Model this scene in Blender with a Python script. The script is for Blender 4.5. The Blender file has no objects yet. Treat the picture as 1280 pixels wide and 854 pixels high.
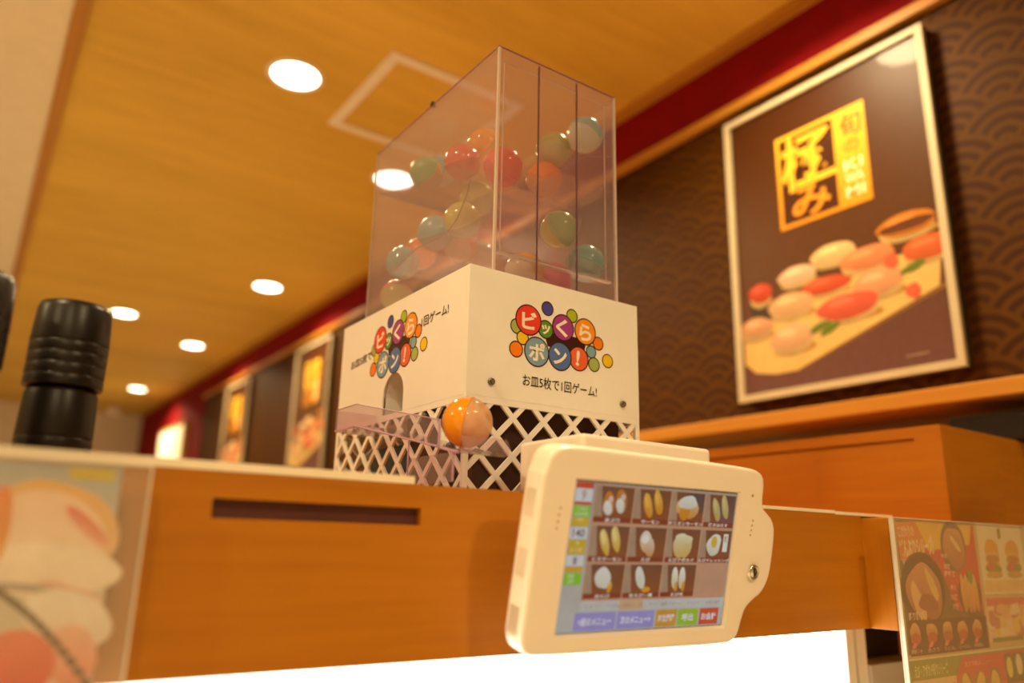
import bpy, bmesh, math, random
from mathutils import Matrix, Vector
from mathutils.geometry import tessellate_polygon
random.seed(7)
S = bpy.context.scene
COL = S.collection

# ---------------------------------------------------------------- camera, world, exposure
cam_d = bpy.data.cameras.new('camera'); cam = bpy.data.objects.new('camera', cam_d); COL.objects.link(cam)
cam.matrix_world = Matrix(((0.8166762, -0.1644855, -0.5531587, 0.0),
                           (-0.5767317, -0.1985605, -0.7924357, 0.0),
                           (0.0205087, 0.9661875, -0.2570236, 1.15),
                           (0, 0, 0, 1)))
cam_d.sensor_width = 36.0; cam_d.lens = 36.0 * 961.81 / 1280.0
cam_d.clip_start = 0.02; cam_d.clip_end = 60
cam_d.dof.use_dof = True; cam_d.dof.focus_distance = 0.88; cam_d.dof.aperture_fstop = 2.0
S.camera = cam
W = bpy.data.worlds.new('world'); S.world = W; W.use_nodes = True
W.node_tree.nodes['Background'].inputs[0].default_value = (0.0, 0.0, 0.0, 1)
W.node_tree.nodes['Background'].inputs[1].default_value = 0.0
S.view_settings.view_transform = 'Standard'; S.view_settings.look = 'None'
S.view_settings.exposure = 0.14; S.view_settings.gamma = 1.0; S.view_settings.use_curve_mapping = False
S.cycles.max_bounces = 10; S.cycles.transparent_max_bounces = 40
S.cycles.caustics_reflective = False; S.cycles.caustics_refractive = False
S.cycles.sample_clamp_indirect = 6.0
LAMP_RGB = (1.0, 0.75, 0.40)
LAMP_W = 18.0
CEIL = 2.61; XW = 1.68

# ---------------------------------------------------------------- helpers
def srgb(r, g, b):
    f = lambda c: (c/255/12.92) if c/255 <= 0.04045 else ((c/255+0.055)/1.055)**2.4
    return (f(r), f(g), f(b))
MATS = {}
def nodes_of(name):
    m = bpy.data.materials.new(name); m.use_nodes = True
    nt = m.node_tree; p = nt.nodes['Principled BSDF']
    MATS[name] = m
    return m, nt, p
def add(nt, kind, **kw):
    n = nt.nodes.new(kind)
    for k, v in kw.items(): setattr(n, k, v)
    return n
def math_n(nt, op, a, b=None, clamp=False):
    n = add(nt, 'ShaderNodeMath', operation=op, use_clamp=clamp)
    for i, v in enumerate((a, b)):
        if v is None: continue
        if isinstance(v, (int, float)): n.inputs[i].default_value = v
        else: nt.links.new(v, n.inputs[i])
    return n.outputs[0]
def ramp(nt, fac, stops):
    r = add(nt, 'ShaderNodeValToRGB'); e = r.color_ramp.elements
    while len(e) < len(stops): e.new(0.5)
    for el, (pos, c) in zip(e, stops): el.position = pos; el.color = (*c, 1)
    nt.links.new(fac, r.inputs[0]); return r.outputs[0]
def obj_co(nt, scale=(1, 1, 1), rot=(0, 0, 0)):
    tc = add(nt, 'ShaderNodeTexCoord'); mp = add(nt, 'ShaderNodeMapping')
    mp.inputs['Scale'].default_value = scale; mp.inputs['Rotation'].default_value = rot
    nt.links.new(tc.outputs['Object'], mp.inputs[0]); return mp.outputs[0]
def noise(nt, co, scale, detail=4, rough=0.55):
    n = add(nt, 'ShaderNodeTexNoise'); n.inputs['Scale'].default_value = scale
    n.inputs['Detail'].default_value = detail; n.inputs['Roughness'].default_value = rough
    nt.links.new(co, n.inputs['Vector']); return n.outputs['Fac']
def mat_plain(name, c, rough=0.5, metal=0.0, var=0.05, coat=0.0, bump=0.0, vscale=14.0, spec=0.5):
    m, nt, p = nodes_of(name); p.inputs['Specular IOR Level'].default_value = spec
    co = obj_co(nt); nf = noise(nt, co, vscale)
    lo = tuple(max(0, x*(1-var)) for x in c); hi = tuple(min(1, x*(1+var)) for x in c)
    nt.links.new(ramp(nt, nf, [(0.3, lo), (0.7, hi)]), p.inputs['Base Color'])
    p.inputs['Roughness'].default_value = rough; p.inputs['Metallic'].default_value = metal
    p.inputs['Coat Weight'].default_value = coat; p.inputs['Coat Roughness'].default_value = 0.08
    if bump:
        b = add(nt, 'ShaderNodeBump'); b.inputs['Strength'].default_value = bump; b.inputs['Distance'].default_value = 0.002
        nt.links.new(noise(nt, co, 180), b.inputs['Height']); nt.links.new(b.outputs[0], p.inputs['Normal'])
    return m
def mat_wood(name, dark, light, axis='x', rough=0.42, fine=90.0, coarse=9.0, stretch=0.05):
    m, nt, p = nodes_of(name)
    sc = {'x': (stretch, 1, 1), 'y': (1, stretch, 1), 'z': (1, 1, stretch)}[axis]
    co = obj_co(nt, sc)
    a = noise(nt, co, fine, 3, 0.6); b = noise(nt, co, coarse, 4, 0.6)
    f = math_n(nt, 'ADD', math_n(nt, 'MULTIPLY', a, 0.4), math_n(nt, 'MULTIPLY', b, 0.6))
    mid = tuple((x+y)/2 for x, y in zip(dark, light))
    nt.links.new(ramp(nt, f, [(0.32, dark), (0.5, mid), (0.68, light)]), p.inputs['Base Color'])
    p.inputs['Roughness'].default_value = rough; p.inputs['Specular IOR Level'].default_value = 0.3
    bm_ = add(nt, 'ShaderNodeBump'); bm_.inputs['Strength'].default_value = 0.08; bm_.inputs['Distance'].default_value = 0.001
    nt.links.new(a, bm_.inputs['Height']); nt.links.new(bm_.outputs[0], p.inputs['Normal'])
    return m
def mat_clear(name, tint, haze=0.05, haze_c=(0.8, 0.7, 0.75), rough=0.03, refl=1.0):
    m, nt, p = nodes_of(name); nt.nodes.remove(p); out = nt.nodes['Material Output']
    t = add(nt, 'ShaderNodeBsdfTransparent'); t.inputs[0].default_value = (*tint, 1)
    d = add(nt, 'ShaderNodeBsdfDiffuse'); d.inputs[0].default_value = (*haze_c, 1)
    g = add(nt, 'ShaderNodeBsdfGlossy'); g.inputs['Roughness'].default_value = rough
    lw = add(nt, 'ShaderNodeLayerWeight'); lw.inputs[0].default_value = 0.5
    frs = math_n(nt, 'ADD', math_n(nt, 'MULTIPLY', math_n(nt, 'POWER', lw.outputs['Facing'], 5.0), 0.9), 0.04)
    hz = noise(nt, obj_co(nt), 6.0)
    hf = math_n(nt, 'MULTIPLY', math_n(nt, 'ADD', hz, 0.5), haze)
    m1 = add(nt, 'ShaderNodeMixShader'); nt.links.new(hf, m1.inputs[0]); nt.links.new(t.outputs[0], m1.inputs[1]); nt.links.new(d.outputs[0], m1.inputs[2])
    m2 = add(nt, 'ShaderNodeMixShader'); nt.links.new(math_n(nt, 'MULTIPLY', frs, refl), m2.inputs[0]); nt.links.new(m1.outputs[0], m2.inputs[1]); nt.links.new(g.outputs[0], m2.inputs[2])
    nt.links.new(m2.outputs[0], out.inputs[0]); return m
def mat_emit(name, c, s):
    m, nt, p = nodes_of(name)
    p.inputs['Base Color'].default_value = (0.8, 0.8, 0.8, 1)
    p.inputs['Emission Color'].default_value = (*c, 1); p.inputs['Emission Strength'].default_value = s
    return m
def mat_print(name, rough=0.35, emit=0.0, coat=0.0, base=1.0, spec=0.5):
    m, nt, p = nodes_of(name); p.inputs['Specular IOR Level'].default_value = spec
    a = add(nt, 'ShaderNodeVertexColor'); a.layer_name = 'ink'
    nz = noise(nt, obj_co(nt), 60.0, 5, 0.6)
    f = math_n(nt, 'ADD', math_n(nt, 'MULTIPLY', nz, 0.36), 0.82)
    mx = add(nt, 'ShaderNodeVectorMath', operation='SCALE'); nt.links.new(a.outputs[0], mx.inputs[0]); nt.links.new(f, mx.inputs['Scale'])
    if base == 1.0: nt.links.new(mx.outputs[0], p.inputs['Base Color'])
    else: p.inputs['Base Color'].default_value = (0.02, 0.02, 0.02, 1)
    p.inputs['Roughness'].default_value = rough; p.inputs['Coat Weight'].default_value = coat; p.inputs['Coat Roughness'].default_value = 0.05
    if emit:
        nt.links.new(mx.outputs[0], p.inputs['Emission Color']); p.inputs['Emission Strength'].default_value = emit
    return m
def mat_capsule(name, c, clear=0.0):
    m, nt, p = nodes_of(name); out = nt.nodes['Material Output']
    co = obj_co(nt); nf = noise(nt, co, 40.0)
    lo = tuple(x*0.9 for x in c)
    nt.links.new(ramp(nt, nf, [(0.3, lo), (0.7, c)]), p.inputs['Base Color'])
    p.inputs['Roughness'].default_value = 0.12; p.inputs['Coat Weight'].default_value = 0.6
    p.inputs['Subsurface Weight'].default_value = 0.0
    tr = add(nt, 'ShaderNodeBsdfTranslucent'); tr.inputs[0].default_value = (*c, 1)
    m1 = add(nt, 'ShaderNodeMixShader'); m1.inputs[0].default_value = 0.25
    nt.links.new(p.outputs[0], m1.inputs[1]); nt.links.new(tr.outputs[0], m1.inputs[2])
    last = m1
    if clear:
        t = add(nt, 'ShaderNodeBsdfTransparent'); t.inputs[0].default_value = (*[min(1, 0.6+0.4*x) for x in c], 1)
        m2 = add(nt, 'ShaderNodeMixShader'); m2.inputs[0].default_value = clear
        nt.links.new(m1.outputs[0], m2.inputs[1]); nt.links.new(t.outputs[0], m2.inputs[2]); last = m2
    nt.links.new(last.outputs[0], out.inputs[0]); return m

ROOT = {}   # object name -> matrix of its top-level root
def thing(name, label, cat, mat4=None, group=None):
    o = bpy.data.objects.new(name, None); COL.objects.link(o); o.empty_display_size = 0.03
    m = mat4 if isinstance(mat4, Matrix) else Matrix.Translation(mat4 or (0, 0, 0))
    o.matrix_world = m; ROOT[o.name] = m.copy()
    o['label'] = label; o['category'] = cat
    if group: o['group'] = group
    return o
def link(name, me, m, parent=None, world=True, kind=None, label=None, smooth=False):
    if m: me.materials.append(m)
    if smooth:
        for p in me.polygons: p.use_smooth = True
    o = bpy.data.objects.new(name, me); COL.objects.link(o)
    if parent:
        R = ROOT[parent.name]
        if world: me.transform(R.inverted())
        o.parent = parent; ROOT[o.name] = R
    else:
        ROOT[o.name] = Matrix.Identity(4)
    if kind: o['kind'] = kind
    if label: o['label'] = label
    return o
def recenter(o):
    me = o.data; c = sum((Vector(b) for b in o.bound_box), Vector())/8
    lo = min(v.co.z for v in me.vertices)
    c.z = lo; me.transform(Matrix.Translation(-c)); o.location = c; ROOT[o.name] = Matrix.Translation(c)
    return o
def tag(o, label, cat, group=None):
    o['label'] = label; o['category'] = cat
    if group: o['group'] = group
    return o
def bm_mesh(bm, name='m'):
    bmesh.ops.recalc_face_normals(bm, faces=bm.faces)
    me = bpy.data.meshes.new(name); bm.to_mesh(me); bm.free(); return me
def bm_box(bm, lo, hi, bevel=0.0):
    r = bmesh.ops.create_cube(bm, size=1.0); vs = r['verts']
    for v in vs:
        for i in range(3): v.co[i] = lo[i] if v.co[i] < 0 else hi[i]
    if bevel:
        es = list({e for v in vs for e in v.link_edges})
        bmesh.ops.bevel(bm, geom=es, offset=bevel, segments=2, profile=0.5, affect='EDGES')
def box(name, lo, hi, m, parent=None, bevel=0.0, **kw):
    bm = bmesh.new(); bm_box(bm, lo, hi, bevel); return link(name, bm_mesh(bm), m, parent, **kw)
def boxes(name, lst, m, parent=None, bevel=0.0, **kw):
    bm = bmesh.new()
    for lo, hi in lst: bm_box(bm, lo, hi, bevel)
    return link(name, bm_mesh(bm), m, parent, **kw)
def lathe_me(profile, seg=40, mat4=None, cap=True):
    bm = bmesh.new(); rings = []
    for r, z in profile:
        if r < 1e-6: rings.append([bm.verts.new((0, 0, z))])
        else: rings.append([bm.verts.new((r*math.cos(2*math.pi*i/seg), r*math.sin(2*math.pi*i/seg), z)) for i in range(seg)])
    for a, b in zip(rings, rings[1:]):
        for i in range(seg):
            j = (i+1) % seg
            if len(a) == 1 and len(b) == 1: continue
            if len(a) == 1: bm.faces.new((a[0], b[i], b[j]))
            elif len(b) == 1: bm.faces.new((a[i], a[j], b[0]))
            else: bm.faces.new((a[i], a[j], b[j], b[i]))
    me = bm_mesh(bm)
    if mat4: me.transform(mat4)
    return me
def prism_me(poly, frame, d0, d1, holes=()):
    """polygon (u,v) with holes extruded along frame normal from d0 to d1; frame: 4x4 (u,v,n,origin)"""
    bm = bmesh.new(); loops = []
    for lp in (poly, *holes):
        loops.append(([bm.verts.new(frame @ Vector((u, v, d0))) for u, v in lp], [bm.verts.new(frame @ Vector((u, v, d1))) for u, v in lp]))
    flat0 = [v for l in loops for v in l[0]]; flat1 = [v for l in loops for v in l[1]]
    tris = tessellate_polygon([[Vector((u, v, 0)) for u, v in lp] for lp in (poly, *holes)])
    for t in tris:
        bm.faces.new([flat0[i] for i in t]); bm.faces.new([flat1[i] for i in t])
    for a, b in loops:
        n = len(a)
        for i in range(n): bm.faces.new((a[i], a[(i+1) % n], b[(i+1) % n], b[i]))
    return bm_mesh(bm)
def tube_me(path, r, seg=8):
    bm = bmesh.new(); rings = []; P = [Vector(p) for p in path]
    for i, p in enumerate(P):
        t = (P[min(i+1, len(P)-1)]-P[max(i-1, 0)]).normalized()
        a = t.orthogonal().normalized(); b = t.cross(a)
        if rings:
            a = (pa - t*pa.dot(t)).normalized(); b = t.cross(a)
        pa = a
        rings.append([bm.verts.new(p+(a*math.cos(2*math.pi*k/seg)+b*math.sin(2*math.pi*k/seg))*r) for k in range(seg)])
    for A, B in zip(rings, rings[1:]):
        for k in range(seg): bm.faces.new((A[k], A[(k+1) % seg], B[(k+1) % seg], B[k]))
    bm.faces.new(rings[0]); bm.faces.new(rings[-1]); return bm_mesh(bm)
def frame_of(o, u, v):
    u = Vector(u).normalized(); v = Vector(v).normalized(); n = u.cross(v); o = Vector(o)
    return Matrix(((u.x, v.x, n.x, o.x), (u.y, v.y, n.y, o.y), (u.z, v.z, n.z, o.z), (0, 0, 0, 1)))
_TX = {}
def text_geo(s, bold=0.0, shear=0.0):
    key = (s, bold, shear)
    if key in _TX: return _TX[key]
    cu = bpy.data.curves.new('t', 'FONT'); cu.body = s; cu.size = 1.0; cu.offset = bold; cu.resolution_u = 3; cu.shear = shear
    cu.space_line = 0.85
    ob = bpy.data.objects.new('t', cu); COL.objects.link(ob)
    me = bpy.data.meshes.new_from_object(ob.evaluated_get(bpy.context.evaluated_depsgraph_get()))
    vs = [(v.co.x, v.co.y) for v in me.vertices]; fs = [tuple(p.vertices) for p in me.polygons]
    bpy.data.objects.remove(ob); bpy.data.curves.remove(cu); bpy.data.meshes.remove(me)
    if not vs: vs = [(0, 0), (1, 0), (1, 1)]; fs = []
    x0 = min(v[0] for v in vs); x1 = max(v[0] for v in vs); y0 = min(v[1] for v in vs); y1 = max(v[1] for v in vs)
    r = ([((x-x0)/max(x1-x0, 1e-6), (y-y0)/max(y1-y0, 1e-6)) for x, y in vs], fs, (x1-x0)/max(y1-y0, 1e-6))
    _TX[key] = r; return r
class Print:
    """flat printed artwork: coloured shapes laid in paper-thin ink layers, one mesh"""
    def __init__(s, step=4e-5): s.v = []; s.f = []; s.c = []; s.step = step; s.n = 0; s.lim = None
    def raw(s, pts, faces, cols):
        k = len(s.v); z = s.n*s.step; s.n += 1
        if s.lim: pts = [(min(max(x, 0), s.lim[0]), min(max(y, 0), s.lim[1])) for x, y in pts]
        s.v += [(x, y, z) for x, y in pts]; s.f += [tuple(i+k for i in f) for f in faces]
        s.c += cols if isinstance(cols, list) else [cols]*len(pts)
    def same(s): s.n -= 1
    def rect(s, x0, y0, x1, y1, c, c2=None):
        c2 = c2 or c; s.raw([(x0, y0), (x1, y0), (x1, y1), (x0, y1)], [(0, 1, 2, 3)], [c2, c2, c, c])
    def poly(s, pts, c):
        t = tessellate_polygon([[Vector((x, y, 0)) for x, y in pts]]); s.raw(pts, [tuple(q) for q in t], c)
    def ell(s, x, y, rx, ry, c, c2=None, rot=0.0, wob=0.0, seg=24, edge=None, seed=None):
        """c upper colour, c2 lower colour, edge rim tint"""
        c2 = c2 or c; rnd = random.Random(seed if seed is not None else s.n*13+5)
        ph = [rnd.uniform(0, 6.28) for _ in range(3)]
        pts = [(x, y)]; cols = [tuple((a+b)/2 for a, b in zip(c, c2))]; faces = []
        ca, sa = math.cos(rot), math.sin(rot)
        for ri, rr in enumerate((0.6, 1.0)):
            for i in range(seg):
                a = 2*math.pi*i/seg; w = 1+wob*(math.sin(2*a+ph[0])*.5+math.sin(3*a+ph[1])*.35+math.sin(5*a+ph[2])*.25)
                px, py = rx*rr*w*math.cos(a), ry*rr*w*math.sin(a)
                pts.append((x+px*ca-py*sa, y+px*sa+py*ca))
                t = 0.5+0.5*rr*math.sin(a+rot); col = tuple(p*t+q*(1-t) for p, q in zip(c, c2))
                if ri and edge: col = tuple(0.5*p+0.5*q for p, q in zip(col, edge))
                cols.append(col)
        for i in range(seg):
            j = (i+1) % seg
            faces += [(0, 1+i, 1+j), (1+i, 1+seg+i, 1+seg+j, 1+j)]
        s.raw(pts, faces, cols)
    def text(s, t, x0, y0, x1, y1, c, bold=0.0, rot=0.0, shear=0.0, keep=False):
        vs, fs, asp = text_geo(t, bold, shear)
        w, h = x1-x0, y1-y0
        if keep:
            if w/h > asp: nw = h*asp; x0 += (w-nw)/2; w = nw
            else: nh = w/asp; y0 += (h-nh)/2; h = nh
        cx, cy = x0+w/2, y0+h/2; ca, sa = math.cos(rot), math.sin(rot)
        pts = [(cx+(u-.5)*w*ca-(v-.5)*h*sa, cy+(u-.5)*w*sa+(v-.5)*h*ca) for u, v in vs]
        s.raw(pts, fs, c)
    def mesh(s, frame):
        me = bpy.data.meshes.new('print'); me.from_pydata(s.v, [], s.f)
        at = me.color_attributes.new('ink', 'FLOAT_COLOR', 'POINT')
        for i, c in enumerate(s.c): at.data[i].color = (*c, 1)
        me.transform(frame); return me

# ---------------------------------------------------------------- materials
WHITE = mat_plain('white_panel', (0.86, 0.85, 0.82), 0.32, var=0.02, coat=0.25)
CREAM = mat_plain('cream_plastic', (0.88, 0.80, 0.70), 0.38, var=0.02, coat=0.1)
WOOD = mat_wood('counter_wood', (0.37, 0.125, 0.004), (0.50, 0.185, 0.008), 'x')
WOODV = mat_wood('counter_wood_upright', (0.37, 0.125, 0.004), (0.50, 0.185, 0.008), 'z')
WOODY = mat_wood('rail_wood', (0.37, 0.125, 0.004), (0.50, 0.185, 0.008), 'y')
CEILW = mat_wood('ceiling_wood', (0.60, 0.37, 0.050), (0.80, 0.52, 0.095), 'x', 0.6, fine=26, coarse=3.2, stretch=0.12)
TRIMW = mat_wood('trim_wood', (0.42, 0.18, 0.020), (0.55, 0.25, 0.035), 'y')
RED = mat_plain('red_paint', (0.22, 0.002, 0.005), 0.8, var=0.08, spec=0.15)
PLASTER = mat_plain('cream_plaster', (0.82, 0.72, 0.58), 0.8, var=0.03)
STRIP = mat_plain('cream_edging', (0.88, 0.78, 0.60), 0.45, var=0.03)
BLACK = mat_plain('black_lacquer', (0.010, 0.008, 0.006), 0.33, var=0.2, spec=0.28)
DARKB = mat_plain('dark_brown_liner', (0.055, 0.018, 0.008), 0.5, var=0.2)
DARKR = mat_plain('dark_red_brown', (0.10, 0.025, 0.015), 0.55, var=0.15)
GREYW = mat_plain('grey_wall_paint', (0.22, 0.15, 0.10), 0.7, var=0.05)
STEEL = mat_plain('chrome', (0.75, 0.72, 0.68), 0.16, metal=1.0, var=0.03)
SCREWM = mat_plain('dark_screw_steel', (0.20, 0.17, 0.14), 0.3, metal=1.0, var=0.1)
FRAME = mat_plain('pale_gold_frame', (0.50, 0.42, 0.28), 0.5, metal=0.0, spec=0.3, var=0.04)
FRAMES = mat_plain('dark_frame_side', (0.05, 0.035, 0.022), 0.4, metal=0.3, var=0.1)
FLOOR = mat_plain('floor_tile', (0.72, 0.64, 0.50), 0.5, var=0.1, vscale=3)
BLUEG = mat_plain('slate_blue_tub', (0.06, 0.09, 0.13), 0.45, var=0.1)
GREY = mat_plain('light_grey_plastic', (0.55, 0.53, 0.50), 0.4, var=0.05)
HATCH = mat_plain('hatch_frame_paint', (0.86, 0.80, 0.74), 0.5, var=0.04)
TANK = mat_clear('clear_tank_acrylic', (0.965, 0.935, 0.95), 0.070, (0.84, 0.70, 0.72))
TANKE = mat_plain('acrylic_cut_edge', (0.62, 0.52, 0.48), 0.2, var=0.05, coat=0.5)
SEAM = mat_plain('violet_acrylic_seam', (0.26, 0.11, 0.18), 0.25, var=0.1)
TRAY = mat_clear('violet_tinted_acrylic', (0.93, 0.87, 0.93), 0.085, (0.82, 0.66, 0.66))
TRAYE = mat_plain('violet_acrylic_edge', (0.42, 0.27, 0.46), 0.2, var=0.08, coat=0.5)
SLEEVE = mat_clear('menu_sleeve_acrylic', (0.97, 0.965, 0.95), 0.055, (0.88, 0.78, 0.62), rough=0.08)
SLEEVEE = mat_plain('menu_sleeve_edge', (0.70, 0.66, 0.55), 0.2, var=0.05, coat=0.5)
INK = mat_print('printed_ink', 0.35)
POSTER = mat_print('poster_ink', 0.42, coat=0.05, spec=0.16)
SCREEN = mat_print('screen_pixels', 0.25, emit=0.74, base=0.0, spec=0.2)
LENS = mat_emit('downlight_lens', (1.0, 0.93, 0.72), 9.0)
LANE = mat_emit('lane_light_panel', (1.0, 0.93, 0.76), 4.5)
SIGNL = mat_emit('lit_sign', (1.0, 0.74, 0.30), 0.95)

# seigaiha wallpaper
def mat_waves():
    m, nt, p = nodes_of('wave_pattern_wallpaper'); Rr = 0.100
    tc = add(nt, 'ShaderNodeTexCoord'); sp = add(nt, 'ShaderNodeSeparateXYZ'); nt.links.new(tc.outputs['Object'], sp.inputs[0])
    u = math_n(nt, 'DIVIDE', sp.outputs[1], Rr); v = math_n(nt, 'DIVIDE', sp.outputs[2], Rr)
    base = math_n(nt, 'CEIL', math_n(nt, 'MULTIPLY', math_n(nt, 'SUBTRACT', v, 1.0), 2.0)); res = None
    for k in (3, 2, 1, 0):
        j = math_n(nt, 'ADD', base, float(k)); off = math_n(nt, 'FLOORED_MODULO', j, 2.0)
        du = math_n(nt, 'SUBTRACT', math_n(nt, 'FLOORED_MODULO', math_n(nt, 'ADD', math_n(nt, 'SUBTRACT', u, off), 1.0), 2.0), 1.0)
        dv = math_n(nt, 'SUBTRACT', v, math_n(nt, 'MULTIPLY', j, 0.5))
        d = math_n(nt, 'SQRT', math_n(nt, 'ADD', math_n(nt, 'MULTIPLY', du, du), math_n(nt, 'MULTIPLY', dv, dv)))
        if res is None: res = d
        else:
            ok = math_n(nt, 'LESS_THAN', d, 1.0)
            res = math_n(nt, 'ADD', math_n(nt, 'MULTIPLY', ok, d), math_n(nt, 'MULTIPLY', math_n(nt, 'SUBTRACT', 1.0, ok), res))
    ring = math_n(nt, 'FRACT', math_n(nt, 'MULTIPLY', res, 3.6))
    on = math_n(nt, 'MULTIPLY', math_n(nt, 'GREATER_THAN', ring, 0.14), math_n(nt, 'LESS_THAN', ring, 0.60))
    nf = noise(nt, tc.outputs['Object'], 5.0)
    f = math_n(nt, 'MULTIPLY', on, math_n(nt, 'ADD', math_n(nt, 'MULTIPLY', nf, 0.8), 0.5), clamp=True)
    nt.links.new(ramp(nt, f, [(0.0, (0.042, 0.012, 0.0008)), (1.0, (0.080, 0.029, 0.0012))]), p.inputs['Base Color'])
    p.inputs['Roughness'].default_value = 0.6; p.inputs['Specular IOR Level'].default_value = 0.1; return m
WAVES = mat_waves()

# ---------------------------------------------------------------- room shell
def struct(name, lo, hi, m, parent=None, **kw):
    return box(name, lo, hi, m, parent, kind=None if parent else 'structure', **kw)
struct('floor', (-3.2, -3.2, -0.05), (1.75, 10.4, 0.0), FLOOR)
struct('ceiling', (0.074, -3.2, CEIL), (1.75, 10.4, CEIL+0.06), CEILW)
o = struct('trim_1', (0.036, -3.2, CEIL-0.012), (0.076, 10.4, CEIL+0.05), TRIMW)
o = struct('ceiling_plaster', (-3.2, -3.2, CEIL+0.004), (0.038, 10.4, CEIL+0.06), PLASTER)
struct('wall_left', (-3.3, -3.2, 0), (-3.2, 10.4, 2.7), PLASTER)
struct('wall_front', (-3.2, -3.3, 0), (1.75, -3.2, 2.7), PLASTER)
struct('wall_back', (-3.2, 10.3, 0), (1.75, 10.4, 2.65), PLASTER)
wall = struct('wall_right', (XW, -3.2, 0), (XW+0.07, 7.25, CEIL), WAVES)
box('red_band', (XW-0.006, -3.2, 2.415), (XW+0.002, 10.3, CEIL), RED, wall)
box('red_end_panel', (XW-0.006, 7.25, 0), (XW+0.07, 10.3, 2.416), RED, wall)
box('lower_panel', (XW-0.005, -3.2, 0), (XW+0.002, 7.25, 1.436), GREYW, wall)
struct('trim_2', (XW-0.022, -3.2, 2.390), (XW+0.002, 7.25, 2.417), TRIMW)
struct('trim_3', (XW-0.045, -3.2, CEIL-0.022), (XW+0.002, 10.3, CEIL+0.002), TRIMW)
struct('trim_4', (1.52, 0.35, 1.434), (XW+0.001, 7.25, 1.466), TRIMW, bevel=0.002)

# ceiling hatch frame
ht = thing('ceiling_hatch', 'square inspection hatch with pale frame in the wood ceiling', 'hatch', (1.11, 2.16, CEIL))
boxes('hatch_frame', [((0.86, 1.90, CEIL-0.006), (0.895, 2.42, CEIL+0.001)), ((1.325, 1.90, CEIL-0.006), (1.36, 2.42, CEIL+0.001)),
                      ((0.895, 1.90, CEIL-0.006), (1.325, 1.935, CEIL+0.001)), ((0.895, 2.385, CEIL-0.006), (1.325, 2.42, CEIL+0.001))], HATCH, ht)
box('hatch_door', (0.899, 1.939, CEIL-0.003), (1.321, 2.381, CEIL+0.001), CEILW, ht)

# downlights
ring_me = lathe_me([(0.074, 0.0), (0.076, -0.004), (0.088, -0.005), (0.092, -0.001), (0.092, 0.001)], 40); ring_me.materials.append(CREAM)
lens_me = lathe_me([(0.0, -0.0025), (0.05, -0.0025), (0.075, -0.001)], 40); lens_me.materials.append(LENS)
for me in (ring_me, lens_me):
    for p in me.polygons: p.use_smooth = True
def downlight(x, y, label, group, end=''):
    t = thing('downlight' + end, label, 'downlight', (x, y, CEIL), group)
    for nm, me in (('trim_ring', ring_me), ('lens', lens_me)):
        c = bpy.data.objects.new(nm + end, me); COL.objects.link(c); c.parent = t
    ld = bpy.data.lights.new('downlight_lamp' + end, 'AREA'); ld.shape = 'DISK'; ld.size = 0.15; ld.energy = LAMP_W; ld.color = LAMP_RGB; ld.spread = math.radians(150)
    lo = bpy.data.objects.new('downlight_lamp' + end, ld); COL.objects.link(lo); lo.parent = t; lo.location = (0, 0, -0.008)
G = 'recessed downlights in the wood ceiling'
downlight(0.665, 2.21, 'large bright recessed downlight next to the pale ceiling hatch frame', G)
downlight(1.255, 2.68, 'recessed downlight seen through the clear capsule tank', G)
for y, w_ in ((4.40, 'just past the capsule tank'), (6.19, 'midway to the far end wall'), (8.45, 'closest to the far end wall')):
    downlight(1.29, y, 'recessed downlight in the row along the red band, ' + w_, G)
downlight(0.70, 5.57, 'recessed downlight farther from the red band, above the black cups', G)
for x, y in ((1.22, 0.97), (0.67, -0.95), (-0.7, 0.5), (-0.7, -1.3), (-1.9, -0.4), (-2.0, 1.6)):
    downlight(x, y, 'recessed downlight in the ceiling above the seats', 'downlights above the seats', '_offscreen')

# far end bits
o = recenter(link('ceiling_speaker', lathe_me([(0, -0.10), (0.06, -0.09), (0.085, -0.05), (0.085, 0.0), (0, 0)], 24, Matrix.Translation((1.30, 9.9, 2.609))), CREAM, smooth=True))
tag(o, 'small round white ceiling fixture near the far end wall', 'fixture')
sg = thing('lit_sign', 'glowing yellow lit sign on the red wall far back', 'sign', (XW-0.03, 8.2, 1.9))
box('sign_case', (XW-0.05, 7.72, 1.50), (XW-0.007, 8.85, 2.25), TRIMW, sg)
box('sign_face', (XW-0.054, 7.78, 1.54), (XW-0.049, 8.79, 2.21), SIGNL, sg)

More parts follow.
